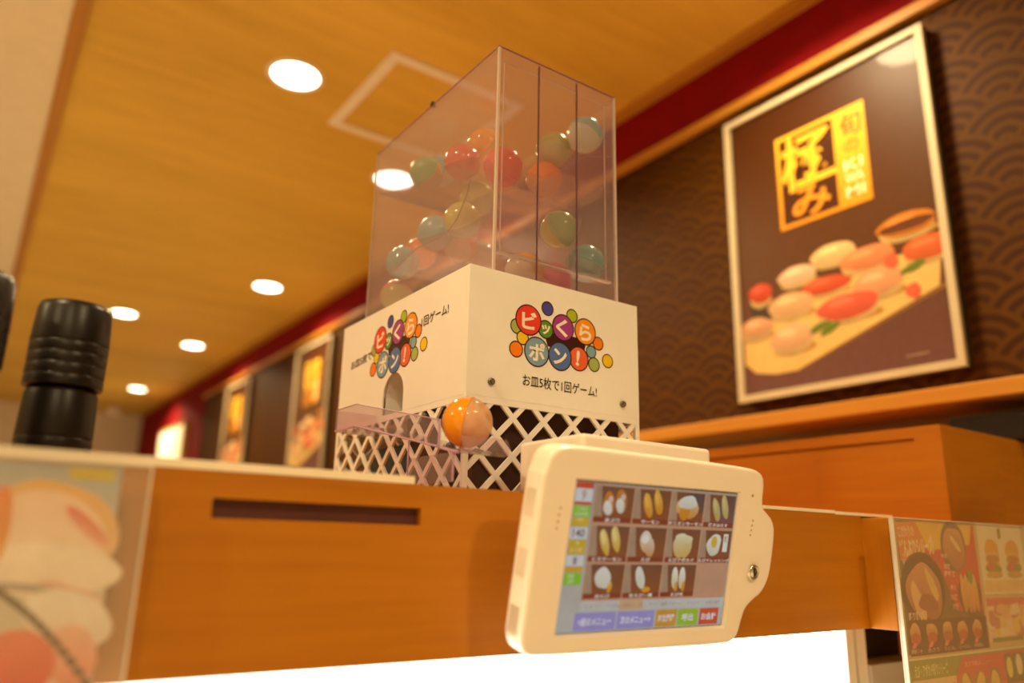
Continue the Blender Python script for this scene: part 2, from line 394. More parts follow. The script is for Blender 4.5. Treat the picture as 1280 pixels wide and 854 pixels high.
# ---------------------------------------------------------------- posters
def sushi(P, x, y, w, h, top, rice=(0.62, 0.42, 0.17), rot=0.0, top2=None, seed=1):
    top = tuple(a*b for a, b in zip(top, (0.80, 0.72, 0.60)))
    w *= 1.08; h *= 1.12
    P.ell(x+w*.10, y-h*.52, w*.95, h*.34, (0.30, 0.14, 0.025), (0.40, 0.22, 0.05), rot, 0.05, seed=seed)
    P.ell(x, y-h*.18, w*.92, h*.72, rice, tuple(c*.55 for c in rice), rot, 0.05, seed=seed)
    P.ell(x, y+h*.16, w, h*.72, top, top2 or tuple(c*.62 for c in top), rot, 0.08, seed=seed+3)
    P.ell(x-w*.18, y+h*.42, w*.45, h*.22, tuple(min(1, c*1.25+.05) for c in top), top, rot, 0.1, seed=seed+5)
def poster_art(W_, H_, detail=True):
    P = Print(1.2e-5)
    P.lim = (W_, H_)
    dk = (0.050, 0.014, 0.003); dk2 = (0.100, 0.040, 0.012)
    P.rect(0, 0, W_, H_, dk, dk2)
    P.rect(0, 0, W_, H_*.34, (0.090, 0.036, 0.018), (0.125, 0.055, 0.050))
    gold = (0.78, 0.42, 0.035); gold2 = (0.62, 0.24, 0.012)
    x0, x1, y0, y1 = W_*.265, W_*.735, H_*.535, H_*.872
    wx = x0+(x1-x0)*.68
    P.rect(x0, y0, x1, y1, gold, gold2)
    m_ = .020*W_
    P.rect(x0+m_, y0+m_, wx-m_*.4, y1-m_, dk)
    P.text('極', x0+m_*1.1, y0+(y1-y0)*.36, wx-m_*.6, y1-m_*1.2, gold, 0.022)
    P.text('み', x0+m_*3.5, y0+m_*1.4, wx-m_*2.2, y0+(y1-y0)*.38, (0.70, 0.25, 0.02), 0.02)
    P.rect(x0+(wx-x0)*.55, y0+(y1-y0)*.385, wx, y0+(y1-y0)*.43, gold)
    P.text('旬', wx+m_*1.2, y0+(y1-y0)*.70, x1-m_*1.0, y1-m_*1.6, (0.20, 0.08, 0.015), 0.012)
    P.text('の', wx+m_*2.0, y0+(y1-y0)*.53, x1-m_*2.0, y0+(y1-y0)*.66, (0.36, 0.12, 0.01), 0.01)
    for i, t in enumerate(('KI', 'WA', 'MI')):
        P.text(t, wx+m_*1.6, y0+(y1-y0)*(.36-.135*i), x1-m_*1.5, y0+(y1-y0)*(.46-.135*i), (0.92, 0.78, 0.50), 0.008)
    # serving board and sushi, measured from the left edge
    g = lambda yy, zz: ((1.295-yy)/.575*W_, (zz-1.527)/.818*H_)
    P.poly([g(1.29, 1.615), g(1.255, 1.585), g(1.19, 1.572), g(1.12, 1.572), g(0.74, 1.700), g(0.725, 1.80), g(0.86, 1.80), g(1.29, 1.70)], (0.58, 0.39, 0.13))
    P.poly([g(1.13, 1.566), g(1.12, 1.574), g(0.725, 1.708), g(0.725, 1.696)], (0.20, 0.10, 0.03))
    pk = (0.80, 0.42, 0.26); rd = (0.66, 0.11, 0.05); cr = (0.82, 0.62, 0.34); org = (0.62, 0.24, 0.03)
    for i, (yy, zz, w, h, c) in enumerate([
            (0.800, 1.865, .070, .036, org), (0.995, 1.850, .060, .034, cr), (0.905, 1.812, .070, .036, (0.76, 0.30, 0.15)), (0.755, 1.795, .060, .036, (0.72, 0.17, 0.06)),
            (1.105, 1.822, .056, .032, (0.80, 0.60, 0.46)), (1.225, 1.800, .036, .036, (0.62, 0.08, 0.03)), (1.025, 1.772, .066, .030, rd), (0.885, 1.742, .062, .042, pk),
            (1.130, 1.745, .066, .040, (0.78, 0.50, 0.30)), (0.970, 1.702, .082, .040, (0.74, 0.14, 0.09)), (1.245, 1.705, .052, .036, (0.72, 0.42, 0.26)), (1.135, 1.655, .062, .044, (0.80, 0.52, 0.34))]):
        px, py = g(yy, zz); s_ = W_/.575
        if i == 5: P.ell(px, py-.03*s_, .036*s_, .045*s_, (0.05, 0.03, 0.02), wob=.05)
        sushi(P, px, py, w*s_, h*s_, c, seed=i*7+2)
        if i == 0:
            P.ell(px, py+.004*s_, .066*s_, .014*s_, (0.10, 0.03, 0.01), wob=.1)
    for yy, zz in ((1.05, 1.672), (1.02, 1.662), (0.795, 1.762)):
        px, py = g(yy, zz); P.ell(px, py, .034*s_, .010*s_, (0.11, 0.15, 0.02), rot=.35, wob=.2)
    for yy, zz in ((0.845, 1.79), (0.80, 1.705)):
        px, py = g(yy, zz); P.ell(px, py, .020*s_, .018*s_, (0.50, 0.10, 0.05), wob=.2)
    px, py = g(0.80, 1.555); P.rect(px-.035*s_, py-.002*s_, px+.02*s_, py+.002*s_, (0.30, 0.20, 0.14))
    return P
def poster(yr, yl, z0, z1, label, th=0.04):
    t = thing('framed_poster', label, 'poster', frame_of((XW-th, yl, z0), (0, -1, 0), (0, 0, 1)), 'framed sushi posters on the wave-patterned wall')
    W_, H_ = yl-yr, z1-z0; fw = 0.017
    for nm, pl in (('frame_rail', [(0, 0), (W_, 0), (W_-fw, fw), (fw, fw)]), ('frame_rail', [(0, H_), (fw, H_-fw), (W_-fw, H_-fw), (W_, H_)]),
                   ('frame_rail', [(0, 0), (fw, fw), (fw, H_-fw), (0, H_)]), ('frame_rail', [(W_, 0), (W_, H_), (W_-fw, H_-fw), (W_-fw, fw)])):
        link(nm, prism_me(pl, Matrix.Identity(4), -0.012, 0.0), FRAME, t, world=False)
    link('case', prism_me([(0.002, 0.002), (W_-.002, 0.002), (W_-.002, H_-.002), (0.002, H_-.002)], Matrix.Identity(4), -th, -0.012), FRAMES, t, world=False)
    P = poster_art(W_-2*fw, H_-2*fw)
    link('printed_sheet', P.mesh(Matrix.Translation((fw, fw, -0.009))), POSTER, t, world=False)
    return t
poster(0.722, 1.297, 1.527, 2.345, 'large framed sushi poster with gold square emblem on the wave-patterned wall')
poster(4.22, 4.79, 1.527, 2.345, 'framed sushi poster on far wall, partly behind the white machine box')
poster(5.80, 6.40, 1.527, 2.345, 'framed poster on far wall nearest the lit sign')

# ---------------------------------------------------------------- second rail running along the wall
br = thing('side_rail', 'tall orange wood conveyor rail end below the big poster', 'counter', (1.25, 0.602, 1.056))
box('rail_end', (1.2702, 0.602, 1.056), (1.44, 0.622, 1.351), WOOD, br, bevel=0.0015)
boxes('rail_side', [((1.25, 0.602, 1.056), (1.27, 3.4, 1.327)), ((1.25, 0.602, 1.333), (1.27, 3.4, 1.351)), ((1.256, 0.63, 1.3271), (1.2695, 1.15, 1.3329)),
                    ((1.25, 0.602, 1.327), (1.27, 0.645, 1.333)), ((1.25, 1.12, 1.327), (1.27, 3.4, 1.333))], WOODY, br)
box('rail_top', (1.27, 0.6225, 1.335), (1.44, 3.4, 1.35), WOODY, br)
o = recenter(box('wall_filler', (1.442, 0.606, 0.90), (1.672, 1.2, 1.352), WOOD, bevel=0.003))  # made-up block, added where the rail end falls into shadow
tag(o, 'added orange wood cabinet between the wood rail end and the wall', 'filler')
o = recenter(box('dark_area_box', (1.53, 0.40, 1.353), (1.66, 0.72, 1.405), BLACK, bevel=0.004))  # invented box, its black fills the dark area below the ledge
tag(o, 'small black box added for the dark area under the wood ledge', 'case')

# ---------------------------------------------------------------- front counter rail
YC = 0.60; ZT = 1.200; ZB = 1.056
ct = thing('counter_rail', 'orange wood conveyor rail carrying the capsule machine', 'counter', (0.4, YC, ZB))
SX0, SX1, SZ0, SZ1 = 0.153, 0.327, 1.1655, 1.1800
boxes('front_panel', [((-0.45, YC, ZB), (SX0, YC+0.018, ZT)), ((SX1, YC, ZB), (1.0, YC+0.018, ZT)),
                      ((SX0, YC, ZB), (SX1, YC+0.018, SZ0)), ((SX0, YC, SZ1), (SX1, YC+0.018, ZT))], WOOD, ct)
box('slot_liner', (SX0-.002, YC+0.008, SZ0-.002), (SX1+.002, YC+0.03, SZ1+.002), DARKR, ct, label='dark narrow slot in the wood panel')
box('top_board', (-0.45, YC+0.018, ZT-0.016), (1.249, 1.16, ZT), WOOD, ct)
box('back_panel', (-0.45, 1.142, ZB), (1.249, 1.16, ZT-0.016), WOOD, ct)
box('end_block', (1.0, YC-0.037, ZB), (1.245, YC+0.018, ZT-0.004), WOODV, ct, bevel=0.0008)
box('edging_strip', (-0.45, YC-0.001, ZT), (0.319, YC+0.03, ZT+0.0065), STRIP, ct)
box('edging_strip', (0.700, YC-0.001, ZT), (0.940, YC+0.03, ZT+0.004), STRIP, ct)
box('edging_strip', (0.941, YC-0.001, ZT-0.001), (1.078, YC+0.03, ZT+0.003), STRIP, ct)

# lit conveyor lane under the rail
ln = thing('conveyor_lane', 'brightly lit white conveyor lane under the wood rail', 'conveyor', (0.4, 0.86, 0.70))
box('light_panel', (-0.45, 0.750, 0.72), (1.165, 0.765, 1.054), LANE, ln)
box('belt_deck', (-0.45, 0.62, 0.68), (1.24, 1.14, 0.72), GREY, ln)
box('upright_post', (1.168, 0.745, 0.72), (1.190, 0.775, 1.054), WHITE, ln)
box('upright_post', (1.198, 0.745, 0.72), (1.222, 0.775, 1.054), WHITE, ln)
box('dark_gap_box', (1.224, 0.79, 0.98), (1.40, 0.81, 1.054), BLACK, ln)  # black box put in place of the dark gap past the posts
box('back_ledge', (1.224, 0.74, 0.72), (1.40, 0.81, 0.979), GREY, ln)

# ---------------------------------------------------------------- capsule machine
MX0, MX1, MY0, MY1 = 0.429, 0.688, 0.70, 1.052
Z0, ZL, ZBX = ZT, 1.309, 1.4585
FRF = frame_of((MX0, MY0, 0), (1, 0, 0), (0, 0, 1))          # u = x-MX0, v = z
FLF = frame_of((MX0, MY1, 0), (0, -1, 0), (0, 0, 1))         # u = MY1-y, v = z
FRB = frame_of((MX1, MY1, 0), (-1, 0, 0), (0, 0, 1))
FRR = frame_of((MX1, MY0, 0), (0, 1, 0), (0, 0, 1))
mw, md = MX1-MX0, MY1-MY0
mc = thing('capsule_machine', 'white capsule toy machine with clear tank and lattice base on the wood rail', 'machine', ((MX0+MX1)/2, (MY0+MY1)/2, Z0))
def clip_poly(poly, x0, x1, y0, y1):
    def cl(P, ins, inter):
        out = []
        for i, p in enumerate(P):
            q = P[(i+1) % len(P)]
            if ins(p):
                out.append(p)
                if not ins(q): out.append(inter(p, q))
            elif ins(q): out.append(inter(p, q))
        return out
    lx = lambda c: (lambda p, q: (c, p[1]+(q[1]-p[1])*(c-p[0])/(q[0]-p[0])))
    ly = lambda c: (lambda p, q: (p[0]+(q[0]-p[0])*(c-p[1])/(q[1]-p[1]), c))
    for ins, it in ((lambda p: p[0] >= x0, lx(x0)), (lambda p: p[0] <= x1, lx(x1)), (lambda p: p[1] >= y0, ly(y0)), (lambda p: p[1] <= y1, ly(y1))):
        if poly: poly = cl(poly, ins, it)
    return poly
def lattice(frame, w, phase, rim_top=0.0075):
    bm = bmesh.new(); pitch = 0.0435; bw = 0.0062; th = 0.003
    def addpoly(pl, d0, d1):
        if len(pl) < 3: return
        a = [bm.verts.new(frame @ Vector((u, v, d0))) for u, v in pl]; b = [bm.verts.new(frame @ Vector((u, v, d1))) for u, v in pl]
        bm.faces.new(a); bm.faces.new(b)
        for i in range(len(pl)): bm.faces.new((a[i], a[(i+1) % len(pl)], b[(i+1) % len(pl)], b[i]))
    x0, x1, y0, y1 = 0.004, w-0.004, Z0+0.002, ZL-0.006
    for sgn in (1, -1):
        for k in range(-8, 16):
            c = phase+k*pitch; h = bw*math.sqrt(2)/2
            # node height reference z = 1.2855 (row of crossings)
            zr = 1.2887
            def X(v): return c+sgn*(v-zr)
            pl = [(X(y0)-h, y0), (X(y0)+h, y0), (X(y1)+h, y1), (X(y1)-h, y1)]
            addpoly(clip_poly(pl, x0, x1, y0, y1), -0.0005-th-(0.0002 if sgn > 0 else 0), -0.0005-(0.0002 if sgn > 0 else 0))
    for lo, hi in (((0, Z0), (0.006, ZL)), ((w-0.006, Z0), (w, ZL)), ((0.006, ZL-rim_top), (w-0.006, ZL)), ((0.006, Z0), (w-0.006, Z0+0.004))):
        addpoly([(lo[0], lo[1]), (hi[0], lo[1]), (hi[0], hi[1]), (lo[0], hi[1])], -0.0045, -0.0002)
    return bm_mesh(bm)
link('lattice_panel', lattice(FRF, mw, 0.064), WHITE, mc)
link('lattice_panel', lattice(FLF, md, 0.0215), WHITE, mc)
link('lattice_panel', lattice(FRB, mw, 0.020), WHITE, mc)
link('lattice_panel', lattice(FRR, md, 0.020), WHITE, mc)
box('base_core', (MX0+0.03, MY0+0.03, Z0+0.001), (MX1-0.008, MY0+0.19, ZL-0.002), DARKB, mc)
box('return_tub', (MX0+0.04, MY0+0.21, Z0+0.001), (MX1-0.02, MY1-0.03, ZL-0.03), BLUEG, mc, bevel=0.006)
# white box panels
T = 0.004
link('front_panel', prism_me([(0, ZL), (mw, ZL), (mw, ZBX), (0, ZBX)], FRF, -T, 0), WHITE, mc)
link('back_panel', prism_me([(0, ZL), (mw, ZL), (mw, ZBX), (0, ZBX)], FRB, -T, 0), WHITE, mc)
link('side_panel', prism_me([(T, ZL), (md-T, ZL), (md-T, ZBX), (T, ZBX)], FRR, -T, 0), WHITE, mc)
AU, AR, AZ = MY1-0.877, 0.0285, 1.3335
arc = [(AU+AR*math.cos(math.pi*i/14), AZ+AR*math.sin(math.pi*i/14)) for i in range(15)]      # right to left over the top
side = [(T, ZL), (T, ZBX), (md-T, ZBX), (md-T, ZL)] + [(AU+AR, ZL)] + arc + [(AU-AR, ZL)]
link('chute_panel', prism_me(side, FLF, -T, 0), WHITE, mc)
chm = bmesh.new(); prof = [(AU+AR, ZL)] + arc + [(AU-AR, ZL)]
r0 = [chm.verts.new(FLF @ Vector((u, v, -T*.5))) for u, v in prof]; r1 = [chm.verts.new(FLF @ Vector((u, v, -0.045))) for u, v in prof]
for i in range(len(prof)-1): chm.faces.new((r0[i], r0[i+1], r1[i+1], r1[i]))
chm.faces.new(r1)
link('chute_tunnel', bm_mesh(chm), WHITE, mc)
box('box_top', (MX0+T, MY0+T, ZBX-0.004), (MX1-T, MY1-T, ZBX), WHITE, mc)
box('box_floor', (MX0+0.05, MY0+T, ZL), (MX1-T, MY1-T, ZL+0.003), WHITE, mc)
for u, v in ((0.461-MX0, 1.326), (0.659-MX0, 1.3245)):
    link('screw', lathe_me([(0.0, 0.0015), (0.0014, 0.0015), (0.0018, 0.0032), (0.0036, 0.0036), (0.0042, 0.002), (0.0042, 0.0)], 20, FRF @ Matrix.Translation((u, v, 0))), SCREWM, mc, smooth=True)

OUT = (0.045, 0.012, 0.010)
def logo(P, ox, oz):
    """round-bubble emblem; coordinates measured on the front panel, in metres"""
    C_ = dict(sage=(.36, .46, .12), yel=(.80, .55, .02), org=(.85, .22, .01), nav=(.07, .07, .36), grn=(.11, .27, .03), lim=(.38, .48, .02),
              red=(.74, .05, .025), pur=(.34, .05, .28), amb=(.85, .30, .02), sky=(.20, .38, .46), lbl=(.20, .34, .50), blu=(.09, .17, .46), cor=(.74, .13, .05))
    small = [(.4950, 1.3965, .0090, 'sage'), (.5035, 1.3840, .0085, 'yel'), (.4945, 1.3690, .0095, 'org'), (.5395, 1.4265, .0088, 'nav'), (.5775, 1.4245, .0086, 'lim'),
             (.6195, 1.3965, .0086, 'org'), (.6080, 1.3840, .0080, 'sky'), (.6125, 1.3685, .0090, 'sage'), (.6350, 1.3765, .0088, 'yel')]
    big = [(.5635, 1.4070, .0165, 'pur'), (.5370, 1.4000, .0114, 'grn'), (.5115, 1.4070, .0185, 'red'), (.5985, 1.4080, .0168, 'amb'), (.5880, 1.3720, .0152, 'cor'), (.5240, 1.3705, .0178, 'lbl'), (.5590, 1.3705, .0174, 'blu')]
    P.poly([(ox+x, oz+z) for x, z in ((.535, 1.395), (.560, 1.400), (.600, 1.397), (.597, 1.380), (.575, 1.378), (.540, 1.380))], OUT)
    for x, z, r, c in small:
        r *= 1.05
        P.ell(ox+x, oz+z, r, r, OUT); P.ell(ox+x, oz+z, r-.0015, r-.0015, C_[c])
    for x, z, r, c in big:
        r *= 1.03
        P.ell(ox+x, oz+z, r, r, OUT, seg=36); P.ell(ox+x, oz+z, r-.0016, r-.0016, C_[c], seg=36)
    W_ = (0.86, 0.80, 0.68)
    for ch, x, z, hw, hh in (('ビ', .5125, 1.4065, .0108, .0108), ('ッ', .5372, 1.3998, .0065, .0060), ('く', .5615, 1.4065, .0092, .0112), ('ら', .5985, 1.4070, .0100, .0108),
                             ('ポ', .5240, 1.3705, .0118, .0112), ('ン', .5590, 1.3700, .0102, .0098), ('!', .5865, 1.3725, .0026, .0098)):
        P.text(ch, ox+x-hw, oz+z-hh, ox+x+hw, oz+z+hh, W_, 0.035, rot=-.12 if ch == '!' else 0)
P = Print(8e-6); logo(P, -MX0, 0.0)
TXT = (0.028, 0.012, 0.010)
P.text('お皿5枚で1回ゲーム!', .5045-MX0, 1.3275, .6165-MX0, 1.3415, TXT, 0.008)
link('front_print', P.mesh(FRF @ Matrix.Translation((0, 0, 0.0002))), INK, mc)
P = Print(8e-6); logo(P, -.563+(MY1-.873), 0.008)
P.text('お皿5枚で', MY1-1.016, 1.3905, MY1-.948, 1.4035, TXT, 0.008, rot=.06)
P.text('1回ゲーム!', MY1-.809, 1.4085, MY1-.744, 1.4215, TXT, 0.008, rot=.05)
link('side_print', P.mesh(FLF @ Matrix.Translation((0, 0, 0.0002))), INK, mc)

# clear tank
TX0, TX1, TY0, TY1, TZ0, TZ1 = 0.460, 0.655, 0.7005, 1.050, ZBX, 1.757
tk = 0.003
sx = [TX0+tk, 0.524, 0.587, TX1-tk]
for i in range(3):
    box('tank_pane', (sx[i]+.0003, TY0, TZ0), (sx[i+1]-.0003, TY0+tk, TZ1-tk), TANK, mc)
for x in sx[1:3]: box('tank_seam', (x-.0003, TY0, TZ0), (x+.0003, TY0+tk, TZ1-tk), SEAM, mc)
box('tank_pane', (TX0, TY0+tk, TZ0), (TX0+tk, TY1-tk, TZ1-tk), TANK, mc)
box('tank_pane', (TX1-tk, TY0+tk, TZ0), (TX1, TY1-tk, TZ1-tk), TANK, mc)
box('tank_pane', (TX0, TY1-tk, TZ0), (TX1, TY1, TZ1-tk), TANK, mc)
box('tank_lid', (TX0, TY0, TZ1-tk), (TX1, TY1, TZ1), TANK, mc)
for x in (TX0, TX1-tk):
    box('tank_edge', (x, TY0-.0003, TZ0), (x+tk, TY0+tk, TZ1), TANKE, mc)
    box('tank_edge', (x, TY1-tk, TZ0), (x+tk*.5, TY1, TZ1), TANKE, mc)
boxes('lid_edge', [((TX0, TY0-.0004, TZ1-.0012), (TX1, TY0+.001, TZ1+.0003)), ((TX0-.0003, TY0, TZ1-.0012), (TX0+.001, TY1, TZ1+.0003))], SEAM, mc)
# inner door frame behind the front panes
boxes('inner_frame', [((0.4728, TY0+.006, 1.486), (0.4736, TY0+.008, 1.742)), ((0.472, TY0+.006, 1.4845), (0.650, TY0+.012, 1.4862)), ((0.6402, TY0+.006, 1.486), (0.641, TY0+.008, 1.742)), ((0.472, TY0+.006, 1.7418), (0.650, TY0+.0065, 1.7424))], TANKE, mc)
box('inner_ledge', (0.472, TY0+.006, 1.4872), (0.650, TY0+.030, 1.4895), TANK, mc)
def ramp_me(prof, x0, x1, th=0.002):
    fr = frame_of((x0, 0, 0), (0, 1, 0), (0, 0, 1))   # normal +x
    top = prof; bot = [(y, z-th) for y, z in reversed(prof)]
    return prism_me(top+bot, fr, 0, x1-x0)
def arc_prof(pts, n=8): return pts
R1 = [(.765, 1.600), (.775, 1.578), (.795, 1.556), (.82, 1.5440), (.86, 1.546), (.90, 1.5495), (.94, 1.543), (.972, 1.535)]
link('ball_ramp', ramp_me(R1, TX0+tk+.0005, TX1-tk-.0005), TANK, mc)
link('ramp_edge', tube_me([(TX0+tk+.0015, y, z) for y, z in R1], 0.0008), SEAM, mc)
R2 = [(.800, 1.632), (.84, 1.638), (.91, 1.652), (.985, 1.670), (1.045, 1.688)]
link('ball_ramp', ramp_me(R2, TX0+tk+.0005, TX1-tk-.0005), TANK, mc)
R3 = [(.706, 1.617), (.74, 1.617), (.79, 1.617), (.805, 1.632)]
link('ball_ramp', ramp_me(R3, 0.56, TX1-tk-.0005), TANK, mc)
link('ramp_edge', tube_me([(.58+.01*i, .71+.012*i, 1.70-.016*i) for i in range(0)] or [(.6515, .706, 1.668), (.628, .735, 1.672), (.575, .80, 1.626)], 0.0007), SEAM, mc)
link('lid_knob', lathe_me([(0, .004), (.003, .004), (.004, .0), (.004, -.002), (0, -.002)], 16, Matrix.Translation((TX0+.002, .872, TZ1+.002))), BLACK, mc, smooth=True)

# slide tray on the left face
tx0, tx1 = 0.372, 0.4265
zf = lambda y: 1.2860 if y >= .857 else 1.2860-(.857-y)*0.212
FX = frame_of((tx0, 0, 0), (0, 1, 0), (0, 0, 1))
wall_poly = [(.655, zf(.655)), (.857, zf(.857)), (.917, zf(.917)), (.917, zf(.917)+.025), (.857, zf(.857)+.025), (.655, zf(.655)+.026)]
link('tray_wall', prism_me(wall_poly, FX, 0, 0.002), TRAY, mc)
floor_prof = [(.618, zf(.618)+.013), (.6125, zf(.618)+.006), (.614, zf(.618)+.001), (.620, zf(.620)), (.655, zf(.655)), (.857, zf(.857)), (.917, zf(.917))]
floor_out = [(.917, zf(.917)-.0025), (.857, zf(.857)-.0025), (.655, zf(.655)-.0025), (.620, zf(.62)-.0025), (.612, zf(.618)-.0012), (.610, zf(.618)+.006), (.6155, zf(.618)+.0145)]
link('tray_floor', prism_me(floor_prof+floor_out, FX, 0.0025, tx1-tx0), TRAY, mc)
box('tray_end', (tx0, .917, zf(.917)-.0025), (tx1, .919, zf(.917)+.025), TRAY, mc)
link('tray_edge', tube_me([(tx0, y, zf(y)-.001) for y in (.655, .857, .917)], 0.0011), TRAYE, mc)
link('tray_edge', tube_me([(tx0, y, zf(y)+.0255) for y in (.655, .857, .917)], 0.0006), TRAYE, mc)
link('tray_edge', tube_me([(tx0+.001, .655, zf(.655)), (tx0+.001, .655, zf(.655)+.026)], 0.0013), TRAYE, mc)
link('tray_edge', tube_me([(tx0+.002, y, zf(y)-.002) for y in (.620, .655)], 0.0012), TRAYE, mc)
box('tray_support', (tx0+.002, .630, Z0+.0075), (tx0+.004, .722, zf(.630)-.0028), TRAY, mc)
for y in (.630, .722): link('tray_edge', tube_me([(tx0+.003, y, Z0+.0075), (tx0+.003, y, zf(y)-.003)], 0.0010), TRAYE, mc)
box('support_foot', (tx0+.002, .630, Z0+.0001), (MX0-.001, .722, Z0+.0024), TRAY, mc)

# ---------------------------------------------------------------- capsules
CR = 0.0253
def half_me(r, up, seg=28, n=8):
    prof = [(r*math.cos(math.pi/2*i/n), (1 if up else -1)*r*math.sin(math.pi/2*i/n)) for i in range(n+1)]
    prof[-1] = (0.0, prof[-1][1]); me = lathe_me(prof, seg)
    for p in me.polygons: p.use_smooth = True
    return me
CAPM = {}
def capmat(c, clear):
    k = (c, clear)
    if k not in CAPM: CAPM[k] = mat_capsule('capsule_plastic_%d' % len(CAPM), c, clear)
    return CAPM[k]
def capsule(p, label, c1, c2, tilt, r=CR, group='toy capsules in the clear tank', clear2=0.25, toy=None):
    rot = Matrix.Rotation(tilt[0], 4, 'X') @ Matrix.Rotation(tilt[1], 4, 'Y') if len(tilt) == 2 else Vector(tilt).to_track_quat('Z', 'Y').to_matrix().to_4x4()
    t = thing('toy_capsule', label, 'capsule', Matrix.Translation(p) @ rot, group)
    hf = link('coloured_half', half_me(r, True), capmat(c1, 0.0), t, world=False)
    link('pale_half', half_me(r*.985, False), capmat(c2, clear2), t, world=False)
    link('seam_ring', lathe_me([(r*.99, -.0012), (r*1.012, -.0010), (r*1.012, .0010), (r*.99, .0012)], 28), capmat(tuple(min(1, x*1.1) for x in c1), 0.0), hf, world=False, smooth=True)
    if toy:
        me = lathe_me([(0, -.014), (.008, -.013), (.013, -.006), (.015, 0.0), (.012, .006), (.006, .010), (0, .011)], 16, Matrix.Rotation(.6, 4, 'X'))
        ty = link('toy', me, capmat(toy, 0.0), t, world=False, smooth=True)
        bm = bmesh.new(); bm_box(bm, (-.014, -.003, -.012), (.014, .003, -.006), .002)
        me = bm_mesh(bm); me.transform(Matrix.Rotation(.5, 4, 'Y') @ Matrix.Translation((0, -.010, 0)))
        link('toy_band', me, capmat((0.85, 0.62, 0.20), 0.0), ty, world=False)
    return t
PINK = (0.78, 0.13, 0.10); YEL = (0.66, 0.62, 0.16); BLU = (0.36, 0.55, 0.58); ORG = (0.88, 0.42, 0.03); GRN = (0.30, 0.52, 0.28); TEAL = (0.20, 0.48, 0.44); CRM = (0.80, 0.72, 0.58)
CAPS = [
 ((0.4895, 0.9336, 1.6846), 'green toy capsule at the back end of the upper tank ramp', GRN, (0.80, .5, .2), (0.2, -1.2)),
 ((0.5268, 0.9575, 1.7102), 'pale blue toy capsule between the green and the coral one on upper ramp', BLU, CRM, (0.3, -.9)),
 ((0.495, 0.8389, 1.6648), 'coral pink toy capsule below the amber capsule on the upper ramp', PINK, (0.80, .22, .18), (.1, -.4)),
 ((0.54, 0.8533, 1.7124), 'amber orange toy capsule, topmost in the clear tank', ORG, (0.85, .50, .10), (0, -1.0)),
 ((0.49, 0.73, 1.6102), 'coral pink toy capsule against the front edge of the clear tank', PINK, (0.78, .16, .14), (.9, .2)),
 ((0.53, 0.8519, 1.6241), 'yellow green toy capsule highest on the curved ramp', YEL, (0.62, .58, .30), (0, -.6)),
 ((0.49, 0.8242, 1.5705), 'yellow green toy capsule second on the curved ramp, beside the blue one', YEL, (0.60, .55, .28), (.4, -.7)),
 ((0.49, 0.8981, 1.5767), 'pale blue toy capsule in the middle of the curved ramp', BLU, (0.55, .60, .58), (.2, -.5)),
 ((0.5278, 1.0135, 1.5898), 'orange and cream toy capsule between two pale blue ones', (0.85, .30, .12), CRM, (1.3, -.3)),
 ((0.4895, 0.9956, 1.5608), 'pale blue toy capsule at the low end of the curved ramp', BLU, (0.50, .50, .40), (.1, -1.4)),
 ((0.495, 1.02, 1.515), 'pink and green two-tone toy capsule low in the back tank corner', (0.80, .25, .25), (0.55, .60, .25), (-.6, .2)),
 ((0.6255, 0.73, 1.7022), 'teal blue toy capsule high up behind the right front pane', (0.30, .55, .58), CRM, (.2, .5)),
 ((0.6072, 0.7769, 1.6937), 'olive green toy capsule high up behind the middle front pane', (0.45, .46, .16), (.6, .5, .3), (.2, .2)),
 ((0.5928, 0.7796, 1.6443), 'deep orange toy capsule directly below the olive one', (0.78, .24, .04), (.75, .4, .15), (.4, .1)),
 ((0.59, 0.742, 1.556), 'green toy capsule with yellow content low behind the front panes', (0.36, .48, .22), (0.72, .62, .2), (1.2, .3)),
 ((0.6262, 0.73, 1.513), 'teal toy capsule low in the corner behind the right front pane', TEAL, (0.35, .50, .45), (.3, .3)),
 ((0.5854, 0.7503, 1.4845), 'magenta pink toy capsule on the tank floor behind the middle pane', (0.70, .12, .22), (0.8, .5, .4), (.7, .3)),
 ((0.5346, 0.7427, 1.4845), 'yellow orange toy capsule on the tank floor behind the left pane', (0.80, .42, .08), CRM, (.3, .9)),
 ((0.5428, 0.9157, 1.577), 'faint pink toy capsule deep inside the tank behind the blue ramp capsule', (0.75, .32, .25), CRM, (.2, .9)),
 ((0.595, 0.9378, 1.577), 'faint pale blue toy capsule deep inside the tank next to faint pink one', (0.45, .52, .52), CRM, (.2, .4)),
]
for p, lab, c1, c2, tl in CAPS: capsule(p, lab, c1, c2, tl)
capsule((0.4005, 0.6480, zf(.648)+0.0262+.0002), 'orange and clear toy capsule sitting out on the violet tray', (0.92, 0.38, 0.01), (0.95, 0.64, 0.40), (-0.72, 0.66, 0.20), r=0.0256, group=None, clear2=0.38, toy=(0.85, .45, .32))

